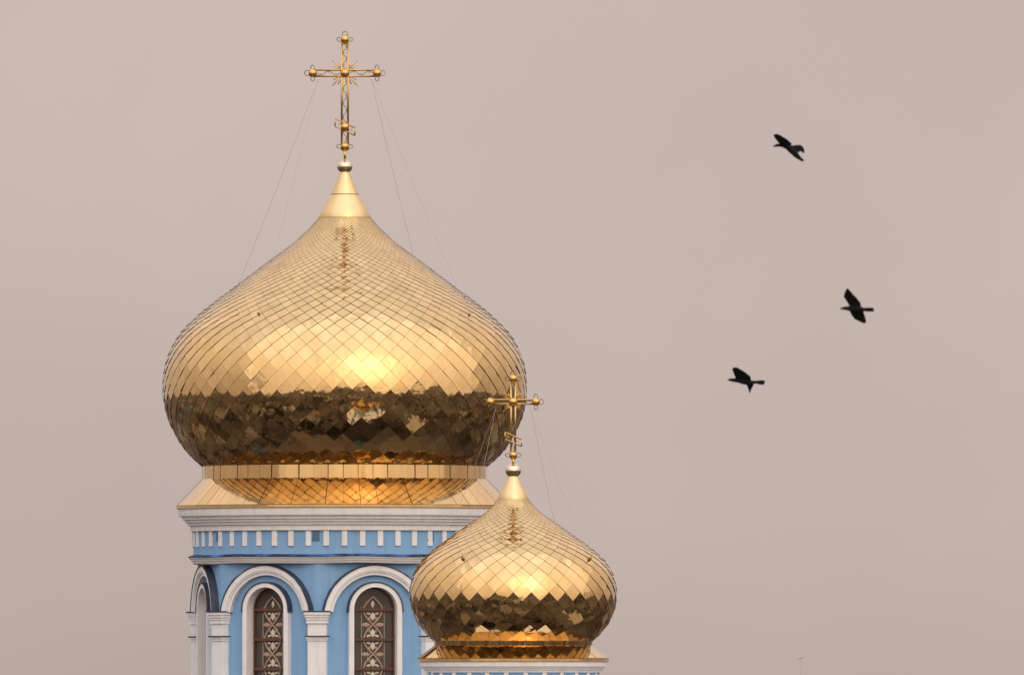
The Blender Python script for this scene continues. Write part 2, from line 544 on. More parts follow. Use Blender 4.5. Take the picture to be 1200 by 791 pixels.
def panel_ring(parent, prof, N, gap, lift, thick, rnd, sag=0.0):
    """N sheet panels following prof (r, z) from the top down"""
    da = 2 * math.pi / N
    mb = MB()
    g = gap / prof[-1][0]
    (ra, za), (rb, zb) = prof[0], prof[-1]
    L = math.hypot(rb - ra, zb - za)
    nr, nz = -(zb - za) / L, (rb - ra) / L
    K, Q = 4, 3
    vs = []
    for q in range(Q + 1):
        t = q / Q
        r, z = ra + (rb - ra) * t, za + (zb - za) * t
        for k2 in range(K + 1):
            u = -1 + 2 * k2 / K
            a = u * (da / 2 - g)
            up = lift + sag * (1 - u * u)
            vs.append(Vector(((r + nr * up) * math.sin(a), -(r + nr * up) * math.cos(a), z + nz * up)))
    fs = [(q * (K + 1) + i, (q + 1) * (K + 1) + i, (q + 1) * (K + 1) + i + 1, q * (K + 1) + i + 1) for q in range(Q) for i in range(K)]
    mb.add(vs, fs, 0, True)
    rim = list(range(K + 1)) + [q * (K + 1) + K for q in range(1, Q + 1)] + [Q * (K + 1) + i for i in range(K - 1, -1, -1)] + [q * (K + 1) for q in range(Q - 1, 0, -1)]
    dn = Vector((0, nr, -nz)) * thick
    rv = [vs[i] for i in rim] + [vs[i] + dn for i in rim]
    n = len(rim)
    mb.add(rv, [(i, (i + 1) % n, n + (i + 1) % n, n + i) for i in range(n)], 1)
    me = mb.mesh('panel', True)
    me.materials.append(M_GOLD_SHEET); me.materials.append(M_SEAM)
    me.set_sharp_from_angle(angle=R(40))
    for i in range(N):
        o = link('panel', me, parent)
        o.rotation_euler = (rnd.gauss(0, 0.0002), rnd.gauss(0, 0.0002), (i + 0.5) * da)

# ------------------------------------------------------------------ cross
def build_cross(tower, s, zc, arm, top, foot_ball, ball, rail, slant, ray, base_ball):
    """s metres per pixel; heights relative to the crossing, in pixels"""
    mb = MB()
    h = rail / 2 * s
    rr = 1.2 * s
    Z = lambda y: zc - y * s                       # y in pixels below the crossing
    for dx in (-h, h):
        mb.tube([(dx, 0, Z(top)), (dx, 0, Z(foot_ball + 4))], rr, 8)
    for dz in (-h, h):
        mb.tube([(-arm * s, 0, zc + dz), (arm * s, 0, zc + dz)], rr * 0.9, 8)
    for y in (top + 5, foot_ball + 4):
        mb.tube([(-h, 0, Z(y)), (h, 0, Z(y))], rr * .9, 8)
    mb.tube([(0, 0, Z(foot_ball + 2)), (0, 0, Z(base_ball))], [1.7 * s, 1.2 * s], 10)
    cross = mb.build('cross', M_CROSS, tower)
    def ballo(x, y, r):
        b = MB(); b.sphere((x * s, 0, Z(y)), r * s, 24, 14)
        return b.build('ball', M_CROSS, cross)
    ends = [(0, top, (0, 1)), (-arm, 0, (-1, 0)), (arm, 0, (1, 0)), (0, foot_ball, (0, -1))]
    for x, y, d in ends:
        ballo(x, y, ball)
        for q in (-1, 0, 1):
            if q == 0 and d == (0, -1):
                continue
            ang = math.atan2(d[1], d[0]) + q * math.pi / 2
            cx, cz = x * s + math.cos(ang) * (ball + 0.8) * s, Z(y) + math.sin(ang) * (ball + 0.8) * s
            pts = []
            tl = 0.9 if q else 0.5
            for k in range(15):
                w = -2.3 + 4.6 * k / 14
                a, b = math.cos(w) * 3.6 * s, math.sin(w) * 3.6 * s
                pts.append((cx + math.cos(ang) * a - math.sin(ang) * b * math.cos(tl), b * math.sin(tl), cz + math.sin(ang) * a + math.cos(ang) * b * math.cos(tl)))
            m = MB(); m.tube(pts, 0.42 * s, 6)
            m.build('ring', M_CROSS_DARK, cross)
    b = MB(); b.sphere((0, -0.02, zc), (ball + 0.4) * s, 24, 14); b.build('ball', M_CROSS, cross)
    for q in range(4):
        for off, l in ((-0.24, .78), (0, 1.0), (0.24, .78)):
            a = math.pi / 4 + q * math.pi / 2 + off
            m = MB()
            m.tube([(math.cos(a) * ball * .8 * s, 0, zc + math.sin(a) * ball * .8 * s), (math.cos(a) * ray * l * s, -0.02, zc + math.sin(a) * ray * l * s)], [0.75 * s, 0.5 * s], 6)
            if off == 0:
                m.sphere((math.cos(a) * ray * s, -0.02, zc + math.sin(a) * ray * s), 0.85 * s, 8, 6)
            m.build('ray', M_CROSS, cross)
    (x0, y0), (x1, y1), hh = slant
    m = MB()
    c = [(x0 * s, -0.03, Z(y0)), (x1 * s, -0.03, Z(y1)), (x1 * s, -0.03, Z(y1 + hh)), (x0 * s, -0.03, Z(y0 + hh))]
    for i in range(4):
        m.tube([c[i], c[(i + 1) % 4]], 0.75 * s, 6)
    m.tube([((x0 + 3) * s, -.03, Z(y0 + hh * .6)), ((x0 + 5.5) * s, -.03, Z(y0 + hh * .85))], .5 * s, 6)
    m.tube([((x1 - 3) * s, -.03, Z(y1 + hh * .4)), ((x1 - 5.5) * s, -.03, Z(y1 + hh * .15))], .5 * s, 6)
    m.build('slanted_bar', M_CROSS, cross)
    ym = (y0 + y1 + hh) / 2
    if ball_on_slant(slant):
        b = MB(); b.sphere((0, -0.04, Z(ym)), ball * s, 24, 14); b.build('ball', M_CROSS, cross)
    # scrollwork between the rails
    def vine(p0, p1, n):
        p0, p1 = Vector(p0), Vector(p1)
        d = (p1 - p0); side = Vector((-d.z, 0, d.x)).normalized()
        pts = []
        for k in range(n * 6 + 1):
            t = k / (n * 6)
            pts.append(p0 + d * t + side * math.sin(t * n * math.pi) * h * 0.72)
        m = MB(); m.tube(pts, 0.42 * s, 5)
        for k in range(n):
            t = (k + .5) / n
            m.sphere(p0 + d * t + side * (1 if k % 2 == 0 else -1) * h * 0.35, 0.75 * s, 8, 6)
        m.build('scroll', M_CROSS_DARK, cross)
    vine((0, 0, zc + (ball + 1) * s), (0, 0, Z(top + ball)), 4)
    vine((0, 0, zc - (ball + 1) * s), (0, 0, Z(foot_ball - ball)), 9)
    vine(((ball + 1) * s, 0, zc), ((arm - ball) * s, 0, zc), 3)
    vine((-(ball + 1) * s, 0, zc), (-(arm - ball) * s, 0, zc), 3)
    return cross

def ball_on_slant(sl):
    return len(sl) == 3 and sl[2] > 8.2

def guy_wires(tower, s, att, anchor_r, anchor_z, angs, rad):
    for a in angs:
        a = R(a)
        p = Vector((anchor_r * math.sin(a), -anchor_r * math.cos(a), anchor_z))
        x = att[0] if math.sin(a) > 0 else -att[0]
        q = Vector((x, 0, att[1]))
        pts = []
        for k in range(13):
            t = k / 12
            v = q.lerp(p, t)
            v.z -= 0.10 * math.sin(math.pi * t)
            pts.append(v)
        m = MB(); m.tube(pts, rad, 6)
        m.build('guy_wire', M_WIRE, tower)
        m = MB()
        m.sphere(p, 0.045, 8, 6)
        n = Vector((math.sin(a) * .7, -math.cos(a) * .7, .7))
        m.tube([p - n * .08, p + n * .07], .02, 6)
        m.build('anchor', M_SEAM, tower)

# ------------------------------------------------------------------ main tower
def face_matrix(phi, a):
    """local x along the wall, local y outward, local z up"""
    u = Vector((math.cos(phi), math.sin(phi), 0)); n = Vector((math.sin(phi), -math.cos(phi), 0))
    return Matrix(((u.x, n.x, 0, n.x * a), (u.y, n.y, 0, n.y * a), (0, 0, 1, 0), (0, 0, 0, 1)))

def arch_pts(r, z, n=20):
    return [(r * math.cos(math.pi * k / n), z + r * math.sin(math.pi * k / n)) for k in range(n + 1)]

def arch_band(mb, M, r_in, r_out, z, d0, d1, n=32, legs=None, mat=0, cut=0.0):
    """half ring (and straight legs down to legs) between two depths"""
    def path(r):
        e = math.asin(min(1.0, cut / r))
        p = [(r * math.cos(e + (math.pi - 2 * e) * k / n), z + r * math.sin(e + (math.pi - 2 * e) * k / n)) for k in range(n + 1)]
        if legs is not None:
            p = [(r, legs)] + p + [(-r, legs)]
        return p
    a, b = path(r_in), path(r_out)
    k = len(a)
    vs = [M @ Vector((x, d, zz)) for (pl, d) in ((a, d0), (b, d0), (b, d1), (a, d1)) for x, zz in pl]
    fs = []
    for i in range(k - 1):
        for q in range(4):
            q2 = (q + 1) % 4
            fs.append((q * k + i, q2 * k + i, q2 * k + i + 1, q * k + i + 1))
    fs.append((0, k, 2 * k, 3 * k)); fs.append((k - 1, 2 * k - 1, 3 * k - 1, 4 * k - 1))
    mb.add(vs, fs, mat, False)

def lens(mb, M, c, d, l, w, dep, mat=0):
    """a leaf: pointed at both ends with a raised rib, around c along d"""
    d = Vector(d).normalized(); sd = Vector((-d.y, d.x))
    c = Vector(c)
    up, lo = [], []
    for k in range(7):
        t = -1 + 2 * k / 6
        hw = w * (1 - t * t)
        up.append(c + d * l * t + sd * hw); lo.append(c + d * l * t - sd * hw)
    vs = [M @ Vector((p.x, dep, p.y)) for p in up] + [M @ Vector((p.x, dep, p.y)) for p in lo] + [M @ Vector(((c + d * l * (-1 + 2 * k / 6)).x, dep + 0.02 * (1 - (-1 + 2 * k / 6) ** 2), (c + d * l * (-1 + 2 * k / 6)).y)) for k in range(7)]
    fs = []
    for k in range(6):
        fs.append((k, k + 1, 15 + k, 14 + k)); fs.append((14 + k, 15 + k, 8 + k, 7 + k))
    mb.add(vs, fs, mat, True)

LABEL_MAIN = 'large blue and white church drum under the big gold onion dome with tall cross'
def main_tower():
    D = DIST
    s = D / FPX
    ax = Vector(((404 - 600) * s, D - DIST, 0))
    tw = link('domed_tower', None, label=LABEL_MAIN, cat='church tower')
    tw.location = ax
    z = lambda y: zpx(y, D)
    rnd = random.Random(11)
    prof_px = [(29.5,254.5),(38.9,265.3),(49.5,275.4),(60.6,285.5),(73.5,295),(86,304.2),(98,313),(114,325.3),(129.4,337),(145.5,349),(164.6,363.7),(183.6,381),(194,393),(201.5,405.6),(207.4,419),(211.4,434.6),(212.9,450),(212.5,464),(211,475),(207.6,488),(201.4,503),(193.7,517),(184.8,529.5),(174.4,540),(167.0,546)]
    dome, at = onion_dome(tw, [(r * s, z(y)) for r, y in prof_px], 60, 1.0, 0.026, 300, 5)
    # collar and skirt
    c = MB(); c.lathe([(165.0 * s, z(543)), (166.0 * s, z(562.5))], 120)
    col = c.build('collar', M_SEAM, tw)
    panel_ring(col, [(166.5 * s, z(545.2)), (166.7 * s, z(562.2))], 60, 0.011, 0.0, 0.02, rnd, 0.004)
    c = MB(); c.lathe([(166.0 * s, z(561.5)), (196.6 * s, z(594.2))], 120)
    sk = c.build('skirt', M_SEAM, tw)
    panel_ring(sk, [(167.2 * s, z(562.4)), (197.0 * s, z(593.4))], 60, 0.007, 0.02, 0.03, rnd, 0.003)
    c = MB(); c.lathe([(196.2 * s, z(592.6)), (198.0 * s, z(593.4)), (198.0 * s, z(595.6)), (194 * s, z(597.2))], 160)
    dr = c.build('drip_edge', M_GOLD_SHEET, tw); sharpen(dr)
    # cornice, frieze, ledge
    c = MB(); c.lathe([(190 * s, z(596)), (194.4 * s, z(597.3)), (195.2 * s, z(599)), (195.0 * s, z(602.5)), (194.2 * s, z(605.4)), (191.0 * s, z(605.6)), (191.2 * s, z(606.9)), (190.4 * s, z(607.1)), (190.3 * s, z(609.5)), (187.4 * s, z(609.7)), (187.6 * s, z(610.3)), (187.3 * s, z(612.7)), (184.4 * s, z(612.9)), (184.6 * s, z(613.5)), (184.3 * s, z(616.0)), (181.2 * s, z(616.2)), (181.0 * s, z(622.8)), (176.5 * s, z(623.0))], 160)
    co = c.build('cornice', M_WHITE, tw); sharpen(co, 25)
    c = MB(); c.lathe([(177.4 * s, z(622)), (177.4 * s, z(655))], 160)
    c.build('frieze', M_BLUE, tw)
    dm = MB()
    dm.box(Matrix.Translation((0, -(177.4 * s - 0.035), (z(623.2) + z(641.2)) / 2)), (6.6 * s, 0.15, z(623.2) - z(641.2)), 0, 0.012)
    dme = dm.mesh('dentil'); dme.materials.append(M_WHITE)
    for i in range(53):
        o = link('dentil', dme, tw); o.rotation_euler = (rnd.gauss(0, .0003), 0, R(0.5) + 2 * math.pi * i / 53)
    vm = MB()
    vm.box(Matrix.Translation((0, -(177.4 * s + 0.004), (z(624) + z(633.8)) / 2)), (8.2 * s, 0.03, z(624) - z(633.8)), 0)
    vm.box(Matrix.Translation((0, -(177.4 * s + 0.012), z(634.2))), (8.8 * s, 0.05, 0.03), 0)
    vme = vm.mesh('vent'); vme.materials.append(M_VENT)
    for i in range(8):
        o = link('vent', vme, tw); o.rotation_euler = (0, 0, R(-10.2 + 45 * i))
    rip = lambda a: 0.009 * math.sin(8 * a + 0.7) + 0.004 * math.sin(13 * a)
    def ring_wavy(name, prof, m):
        c = MB(); c.lathe(prof, 160)
        c.v = [(x, y, zz + rip(math.atan2(x, -y))) for x, y, zz in c.v]
        o = c.build(name, m, tw); sharpen(o, 25); return o
    ld = ring_wavy('ledge', [(176 * s, z(652.5)), (182.4 * s, z(653.6)), (182.0 * s, z(655.2)), (180.4 * s, z(655.8)), (179.6 * s, z(658)), (178.6 * s, z(658.4)), (177.4 * s, z(660.8)), (176 * s, z(661.2)), (158 * s, z(661.4))], M_WHITE)
    lf = MB(); lf.lathe([(177.0 * s, z(650.2)), (183.4 * s, z(652.4)), (183.5 * s, z(653.5)), (180 * s, z(653.8))], 160)
    lf.v = [(x, y, zz + rip(math.atan2(x, -y))) for x, y, zz in lf.v]
    lf.build('flashing', M_FLASH2, ld)
    # octagonal wall with arched openings, arches, windows, pilasters
    A = 163.0 * s
    hw = A * math.tan(R(22.5))
    zt, zb = z(661), z(905)
    ro, rs = 26.0 * s, z(714.5)                       # opening radius, springing
    zs = z(865)                                        # sill
    wall = MB()
    CR = 0.14                                          # rounding of the corners
    rc = CR / math.tan(R(22.5))                        # radius that is tangent to both faces
    dc = (A - rc) / math.cos(R(22.5))
    for i in range(8):
        am_ = R(12.8 - 22.5 + 45 * i)
        cx, cy = dc * math.sin(am_), -dc * math.cos(am_)
        cv = []
        for k in range(7):
            b = am_ + R(-22.5 + 45 * k / 6)
            cv += [(cx + rc * math.sin(b), cy - rc * math.cos(b), zt), (cx + rc * math.sin(b), cy - rc * math.cos(b), zb)]
        wall.add(cv, [(2 * k, 2 * k + 1, 2 * k + 3, 2 * k + 2) for k in range(6)], 0, True)
    for i in range(8):
        M = face_matrix(R(12.8 + 45 * i), A)
        arc = arch_pts(ro, rs, 24)
        cw = hw - CR
        right = [(0, zt), (0, rs + ro)] + [p for p in arc[::-1] if p[0] > 1e-6] + [(ro, zs), (0, zs), (0, zb), (cw, zb), (cw, zt)]
        left = [(-x, q) for x, q in right][::-1]
        for poly in (right, left):
            wall.add([M @ Vector((x, 0, q)) for x, q in poly], [tuple(range(len(poly)))])
    wl = wall.build('drum_wall', M_BLUE, tw, fix=False)
    bm = bmesh.new(); bm.from_mesh(wl.data)
    bmesh.ops.remove_doubles(bm, verts=bm.verts, dist=1e-4)
    bmesh.ops.triangulate(bm, faces=bm.faces)
    bmesh.ops.recalc_face_normals(bm, faces=bm.faces)
    bm.to_mesh(wl.data); bm.free()
    I = Matrix()
    # meshes made once in the frame of a face
    am = MB()
    za = z(725.6)
    CUT = 8.0 * s
    arch_band(am, I, 56.0 * s, 61.6 * s, za, -0.02, 0.215, 36, cut=CUT)
    arch_band(am, I, 54.2 * s, 56.0 * s, za, -0.02, 0.19, 36, cut=CUT)
    arch_band(am, I, 50.8 * s, 54.2 * s, za, -0.02, 0.15, 36, cut=CUT)
    ame = am.mesh('arch_moulding'); ame.materials.append(M_WHITE)
    fm = MB(); arch_band(fm, I, 61.7 * s, 63.0 * s, za, -0.02, 0.235, 28, cut=CUT)
    fme = fm.mesh('flashing'); fme.materials.append(M_FLASH)
    for v in fme.vertices:
        v.co.z += rnd.gauss(0, .006); v.co.x += rnd.gauss(0, .006)
    wm = MB()
    arch_band(wm, I, 25.6 * s, 31.4 * s, rs, -0.30, 0.20, 32, legs=z(868))
    wm.box(Matrix.Translation((0, 0.05, z(868))), (70 * s, 0.5, 0.12), 0, .01)
    wme = wm.mesh('window'); wme.materials.append(M_WHITE)
    hm = MB(); arch_band(hm, I, 31.5 * s, 32.9 * s, rs - 0.02, -0.02, 0.225, 28)
    for x in (-1, 1):
        hm.box(Matrix.Translation((x * 32.3 * s, 0.10, rs - 0.05)), (1.6 * s, 0.24, 0.07))
    hme = hm.mesh('hood_flashing'); hme.materials.append(M_FLASH)
    rows_y = [715.2, 749.6, 784.0, 818.4, 852.8]
    bar_me = []
    for yb in rows_y:
        q = MB(); hwid = 25.4 * s
        q.box(Matrix.Translation((0, -0.17, z(yb))), (2 * hwid, 0.06, 3.4 * s), 0, .01)
        me = q.mesh('glazing_bar'); me.materials.append(M_WOOD); bar_me.append(me)
    fr = MB(); arch_band(fr, I, 23.8 * s, 25.55 * s, rs, -0.28, -0.16, 28, legs=z(866))
    fre = fr.mesh('sash'); fre.materials.append(M_WOOD)
    pane_me = []
    edges_y = [None] + rows_y + [866]
    for i in range(len(rows_y) + 1):
        q = MB(); w = 24.2 * s
        if i == 0:
            poly = arch_pts(w, rs, 24) + [(-w, z(rows_y[0])), (w, z(rows_y[0]))]
        else:
            poly = [(-w, z(edges_y[i])), (-w, z(edges_y[i + 1])), (w, z(edges_y[i + 1])), (w, z(edges_y[i]))]
        n = len(poly)
        vs = [Vector((x, -0.235, zz)) for x, zz in poly] + [Vector((x, -0.245, zz)) for x, zz in poly]
        q.add(vs, [tuple(range(n)), tuple(range(2 * n - 1, n - 1, -1))] + [(k, (k + 1) % n, n + (k + 1) % n, n + k) for k in range(n)])
        me = q.mesh('pane'); me.materials.append(M_GLASS); pane_me.append(me)
    # leaf ornament behind each window, one flower per pane
    leaf_me = []
    dep = -0.225
    for i in range(1, 5):
        yc = (rows_y[i - 1] + rows_y[i]) / 2
        zc = z(yc)
        for (dx, dy, ddx, ddy, l, w, m) in ((-8.4, 0, 1, 0.05, 5.6, 2.0, 'P'), (8.4, 0, 1, -0.05, 5.6, 2.0, 'P'), (-4.4, -6.6, .5, -.8, 3.6, 1.2, 'P'), (4.4, -6.6, -.5, -.8, 3.6, 1.2, 'P'), (-4.4, 6.6, .5, .8, 3.6, 1.2, 'P'), (4.4, 6.6, -.5, .8, 3.6, 1.2, 'P'),
                                           (0, -9.8, 0, 1, 4.8, 2.3, 'C'), (0, 9.8, 0, 1, 4.8, 2.3, 'C'),
                                           (-5.0, -13.0, 1, .25, 3.2, 1.1, 'C'), (5.0, -13.0, 1, -.25, 3.2, 1.1, 'C'), (-5.0, 13.0, 1, -.25, 3.2, 1.1, 'C'), (5.0, 13.0, 1, .25, 3.2, 1.1, 'C')):
            q = MB(); lens(q, I, (dx * s, zc - dy * s), (ddx, -ddy), l * 1.05 * s, w * 1.2 * s, dep)
            me = q.mesh('leaf'); me.materials.append(M_ORN_P if m == 'P' else M_ORN_C); leaf_me.append(me)
    for (dx, yy, l, w, m) in ((0, 708.5, 4.4, 2.0, 'C'),):
        q = MB(); lens(q, I, (dx * s, z(yy)), (0, 1), l * s, w * s, dep)
        me = q.mesh('leaf'); me.materials.append(M_ORN_C); leaf_me.append(me)
    ring_me = []
    for i, yb in enumerate(rows_y[:4]):
        q = MB()
        pts = []
        for k in range(36):
            t = k / 18
            y = 17.2 * (1 - 2 * t) if t <= 1 else 17.2 * (2 * t - 3)
            x = 11.0 * math.cos(math.pi * y / 34.4) * (1 if t <= 1 else -1)
            pts.append((x * s, dep + 0.012 + (0.01 if t <= 1 else 0), z(yb) + y * s * (0.88 if i == 0 and y > 0 else 1)))
        q.tube(pts, 1.15 * s, 6, closed=True)
        me = q.mesh('lattice_loop'); me.materials.append(M_ORN_P); ring_me.append(me)
    lm = MB()
    for x in (-13.6, 13.6):
        lm.tube([(x * s, dep + .005, z(712)), (x * s, dep + .005, z(864))], 0.7 * s, 6)
    lme = lm.mesh('lead_line'); lme.materials.append(M_ORN_G)
    # pilaster
    pm = MB()
    cz = lambda y0, y1: (z(y0) + z(y1)) / 2
    def pbox(m, y0, y1, wpx, rf):
        m.box(Matrix.Translation((0, -(rf * s - 0.35 / 2), cz(y0, y1))), (wpx * s, 0.35, z(y0) - z(y1)), 0, .006)
    pbox(pm, 731.2, 900, 21.6, 181.2)
    pme = pm.mesh('pilaster'); pme.materials.append(M_WHITE)
    cm = MB()
    for y0, y1, w, rf in ((717.6, 721.2, 29.6, 185.6), (721.2, 724.2, 27.4, 184.4), (724.2, 727.2, 25.2, 183.3), (727.2, 729.2, 23.6, 182.4), (729.2, 731.2, 24.6, 182.9)):
        pbox(cm, y0, y1, w, rf)
    cme = cm.mesh('capital'); cme.materials.append(M_WHITE)
    bm_ = MB()
    for y0, y1, w, rf in ((746.6, 748.6, 25.6, 183.4), (748.6, 751.2, 23.6, 182.3)):
        pbox(bm_, y0, y1, w, rf)
    bme = bm_.mesh('band'); bme.materials.append(M_WHITE)
    tfm = MB(); tfm.box(Matrix.Translation((0, -(186.4 * s - .25), z(717.0))), (31.4 * s, 0.5, 1.5 * s)); tfe = tfm.mesh('flashing'); tfe.materials.append(M_FLASH)
    bfm = MB(); bfm.box(Matrix.Translation((0, -(184.3 * s - .2), z(745.9))), (27.0 * s, 0.4, 1.5 * s)); bfe = bfm.mesh('flashing'); bfe.materials.append(M_FLASH)
    for i in range(8):
        M = face_matrix(R(12.8 + 45 * i), A)
        o = link('arch_moulding', ame, tw); o.matrix_local = M
        link('flashing', fme, o)
        w = link('window', wme, tw); w.matrix_local = M
        link('hood_flashing', hme, w); link('sash', fre, w)
        for me in bar_me: link('glazing_bar', me, w)
        for me in pane_me: link('pane', me, w)
        if i in (0, 7, 6, 1):
            for me in leaf_me: link('leaf', me, w)
            for me in ring_me: link('lattice_loop', me, w)
            link('lead_line', lme, w)
        p = link('pilaster', pme, tw); p.rotation_euler = (0, 0, R(12.8 - 22.5 + 45 * i))
        k = link('capital', cme, p); link('flashing', tfe, p); link('band', bme, p); link('flashing', bfe, p)
    # dark room behind the glass
    c = MB(); c.lathe([(0.05, z(664)), (150 * s, z(664)), (150 * s, z(900)), (0.05, z(900))], 24)
    c.build('inner_wall', M_GLASS, tw)
    # finial
    c = MB(); c.lathe([(30.6 * s, z(256.2)), (30.9 * s, z(254.6)), (26.5 * s, z(247)), (20.6 * s, z(236)), (16.0 * s, z(228.3))], 64)
    c.build('spire_cone', M_CONE, tw)
    c = MB(); c.lathe([(15.2 * s, z(228.6)), (16.3 * s, z(228.2)), (16.0 * s, z(227.2)), (11.5 * s, z(217.5)), (7.6 * s, z(208)), (5.0 * s, z(201))], 64)
    o = c.build('spire_cone', M_CONE, tw)
    c = MB(); c.sphere((0, 0, z(195.6)), 9.0 * s, 32, 20, 0, .86); c.build('finial_ball', M_BALL, tw)
    build_cross(tw, s, z(86), 37.8, -39.4, 86, 5.0, 7.3, ((-11.5, 53.4), (11.8, 64.2), 9.0), 20, 104)
    guy_wires(tw, s, (31 * s, z(93)), 174 * s, z(371.5), (-34.5, 57.0, 145.5, 235.5), 0.0042)
    return tw

def small_tower():
    D = 428.0
    s = D / FPX
    tw = link('domed_tower', None, label='small gold onion dome on a round blue drum, in front of the large dome', cat='church tower')
    tw.location = ((601.4 - 600) * s, D - DIST, 0)
    z = lambda y: zpx(y, D)
    rnd = random.Random(23)
    prof_px = [(17.6,584.4),(25,593.8),(33.3,601.3),(40.2,606.2),(49,612),(61.3,620.8),(74,630),(86.5,639),(99,648.9),(109,659.6),(116.5,672.3),(120.3,687),(121.0,699),(118.8,713),(113,727),(106.4,736.5),(99,745),(92.6,750.6)]
    onion_dome(tw, [(r * s, z(y)) for r, y in prof_px], 36, 1.0, 0.026, 300, 9)
    c = MB(); c.lathe([(92.0 * s, z(748)), (91.6 * s, z(757))], 96)
    col = c.build('collar', M_SEAM, tw)
    panel_ring(col, [(92.7 * s, z(749.8)), (92.4 * s, z(756.6))], 36, 0.006, 0.0, 0.02, rnd, 0.003)
    c = MB(); c.lathe([(91.4 * s, z(756)), (111.4 * s, z(772))], 96)
    sk = c.build('skirt', M_SEAM, tw)
    panel_ring(sk, [(92.0 * s, z(756.8)), (111.8 * s, z(771.6))], 36, 0.006, 0.02, 0.03, rnd, 0.003)
    c = MB(); c.lathe([(111.2 * s, z(771)), (112.6 * s, z(771.6)), (112.6 * s, z(774.2)), (109 * s, z(775.4))], 128)
    o = c.build('drip_edge', M_GOLD_SHEET, tw); sharpen(o)
    c = MB(); c.lathe([(106 * s, z(774)), (109.8 * s, z(775.4)), (110.4 * s, z(777)), (110.0 * s, z(780.6)), (107.4 * s, z(780.8)), (107.2 * s, z(782.6)), (105.2 * s, z(782.8)), (105.0 * s, z(784.8)), (103.2 * s, z(785.0)), (103.0 * s, z(787.6)), (100 * s, z(787.8))], 128)
    o = c.build('cornice', M_WHITE, tw); sharpen(o, 25)
    c = MB(); c.lathe([(100.6 * s, z(787)), (100.6 * s, z(905))], 128)
    c.build('drum_wall', M_BLUE, tw)
    dm = MB(); dm.box(Matrix.Translation((0, -(100.6 * s - 0.03), (z(787.9) + z(806)) / 2)), (5.4 * s, 0.14, z(787.9) - z(806)), 0, .012)
    dme = dm.mesh('dentil'); dme.materials.append(M_WHITE)
    for i in range(28):
        o = link('dentil', dme, tw); o.rotation_euler = (0, 0, R(-4.6) + 2 * math.pi * i / 28)
    c = MB(); c.lathe([(99 * s, z(817)), (105.2 * s, z(818.4)), (103.6 * s, z(822)), (101.8 * s, z(826)), (99 * s, z(826.2))], 128)
    o = c.build('ledge', M_WHITE, tw); sharpen(o, 25)
    c = MB(); c.box(Matrix.Translation((0, 0, 9.3)), (6.2, 6.2, 18.8), 0, .05); c.build('shaft', M_ROOF, tw)
    c = MB(); c.box(Matrix.Translation((0, 0, 18.95)), (6.8, 6.8, .5), 0, .05); c.build('shaft_cornice', M_WHITE, tw)
    c = MB(); c.lathe([(18.4 * s, z(586)), (18.6 * s, z(584.8)), (15.2 * s, z(577.5)), (10.4 * s, z(568)), (6.2 * s, z(558))], 64)
    c.build('spire_cone', M_CONE, tw)
    c = MB(); c.sphere((0, 0, z(551.4)), 9.2 * s, 32, 20, 0, .88); c.build('finial_ball', M_BALL, tw)
    build_cross(tw, s, z(470.8), 26.6, -27.2, 62.4, 4.8, 5.0, ((-9.4, 35.6), (9.8, 44.2), 8.0), 15.5, 76)
    guy_wires(tw, s, (20.5 * s, z(479)), 107 * s, z(655), (-33.5, 57.0, 146.5, 236.5), 0.0038)
    return tw

main_tower()
small_tower()

# ------------------------------------------------------------------ the church below the frame
def church_body():
    ch = link('church_body', None, label='blue church walls and brown roof under the drums, met only as reflections', cat='church')
    ch.location = (-4.9, 0, 0)
    w, zt = 12.5, 13.0
    M = Matrix.Rotation(R(12.8), 4, 'Z')
    m = MB(); m.box(M @ Matrix.Translation((0, 0, zt / 2)), (2 * w, 2 * w, zt)); m.build('wall', M_BLUE, ch)
    m = MB(); m.box(M @ Matrix.Translation((0, 0, zt + .3)), (2 * w + 1, 2 * w + 1, .6)); m.build('cornice', M_WHITE, ch)
    m = MB()
    a, b, h = w + .8, 4.2, 18.9
    pts = [M @ Vector(p) for p in ((-a,-a,zt+.61),(a,-a,zt+.61),(a,a,zt+.61),(-a,a,zt+.61),(-b,-b,h),(b,-b,h),(b,b,h),(-b,b,h))]
    m.add(pts, [(0,1,5,4),(1,2,6,5),(2,3,7,6),(3,0,4,7),(4,5,6,7)]); m.build('roof', M_ROOF, ch)
    for q in range(4):
        Mq = M @ Matrix.Rotation(q * math.pi / 2, 4, 'Z')
        m = MB()
        p = [Mq @ Vector(v) for v in ((-2,-w-.9,zt),(2,-w-.9,zt),(0,-w-.9,zt+2.6),(-2,-w+2,zt),(2,-w+2,zt),(0,-w+4.5,zt+2.6))]
        m.add(p, [(0,1,2),(0,2,5,3),(1,4,5,2)]); m.build('gable', M_BLUE_ROOF, ch)
church_body()

# ------------------------------------------------------------------ far mast
def mast():
    D = 1250.0
    p = world_at(938.6, 768, D)
    m = MB()
    top = p.z
    m.tube([(0, 0, 0), (0, 0, top - 3), (0, 0, top)], [0.12, 0.085, 0.06], 6)
    mo = m.build('antenna_mast', M_MAST, label='faint thin antenna mast far off at the bottom of the hazy sky', cat='antenna')
    mo.location = (p.x, p.y, 0)
    q = MB(); q.tube([(-.22, 0, top - .25), (.22, 0, top - .1)], 0.045, 6); q.build('crossarm', M_MAST, mo)
mast()

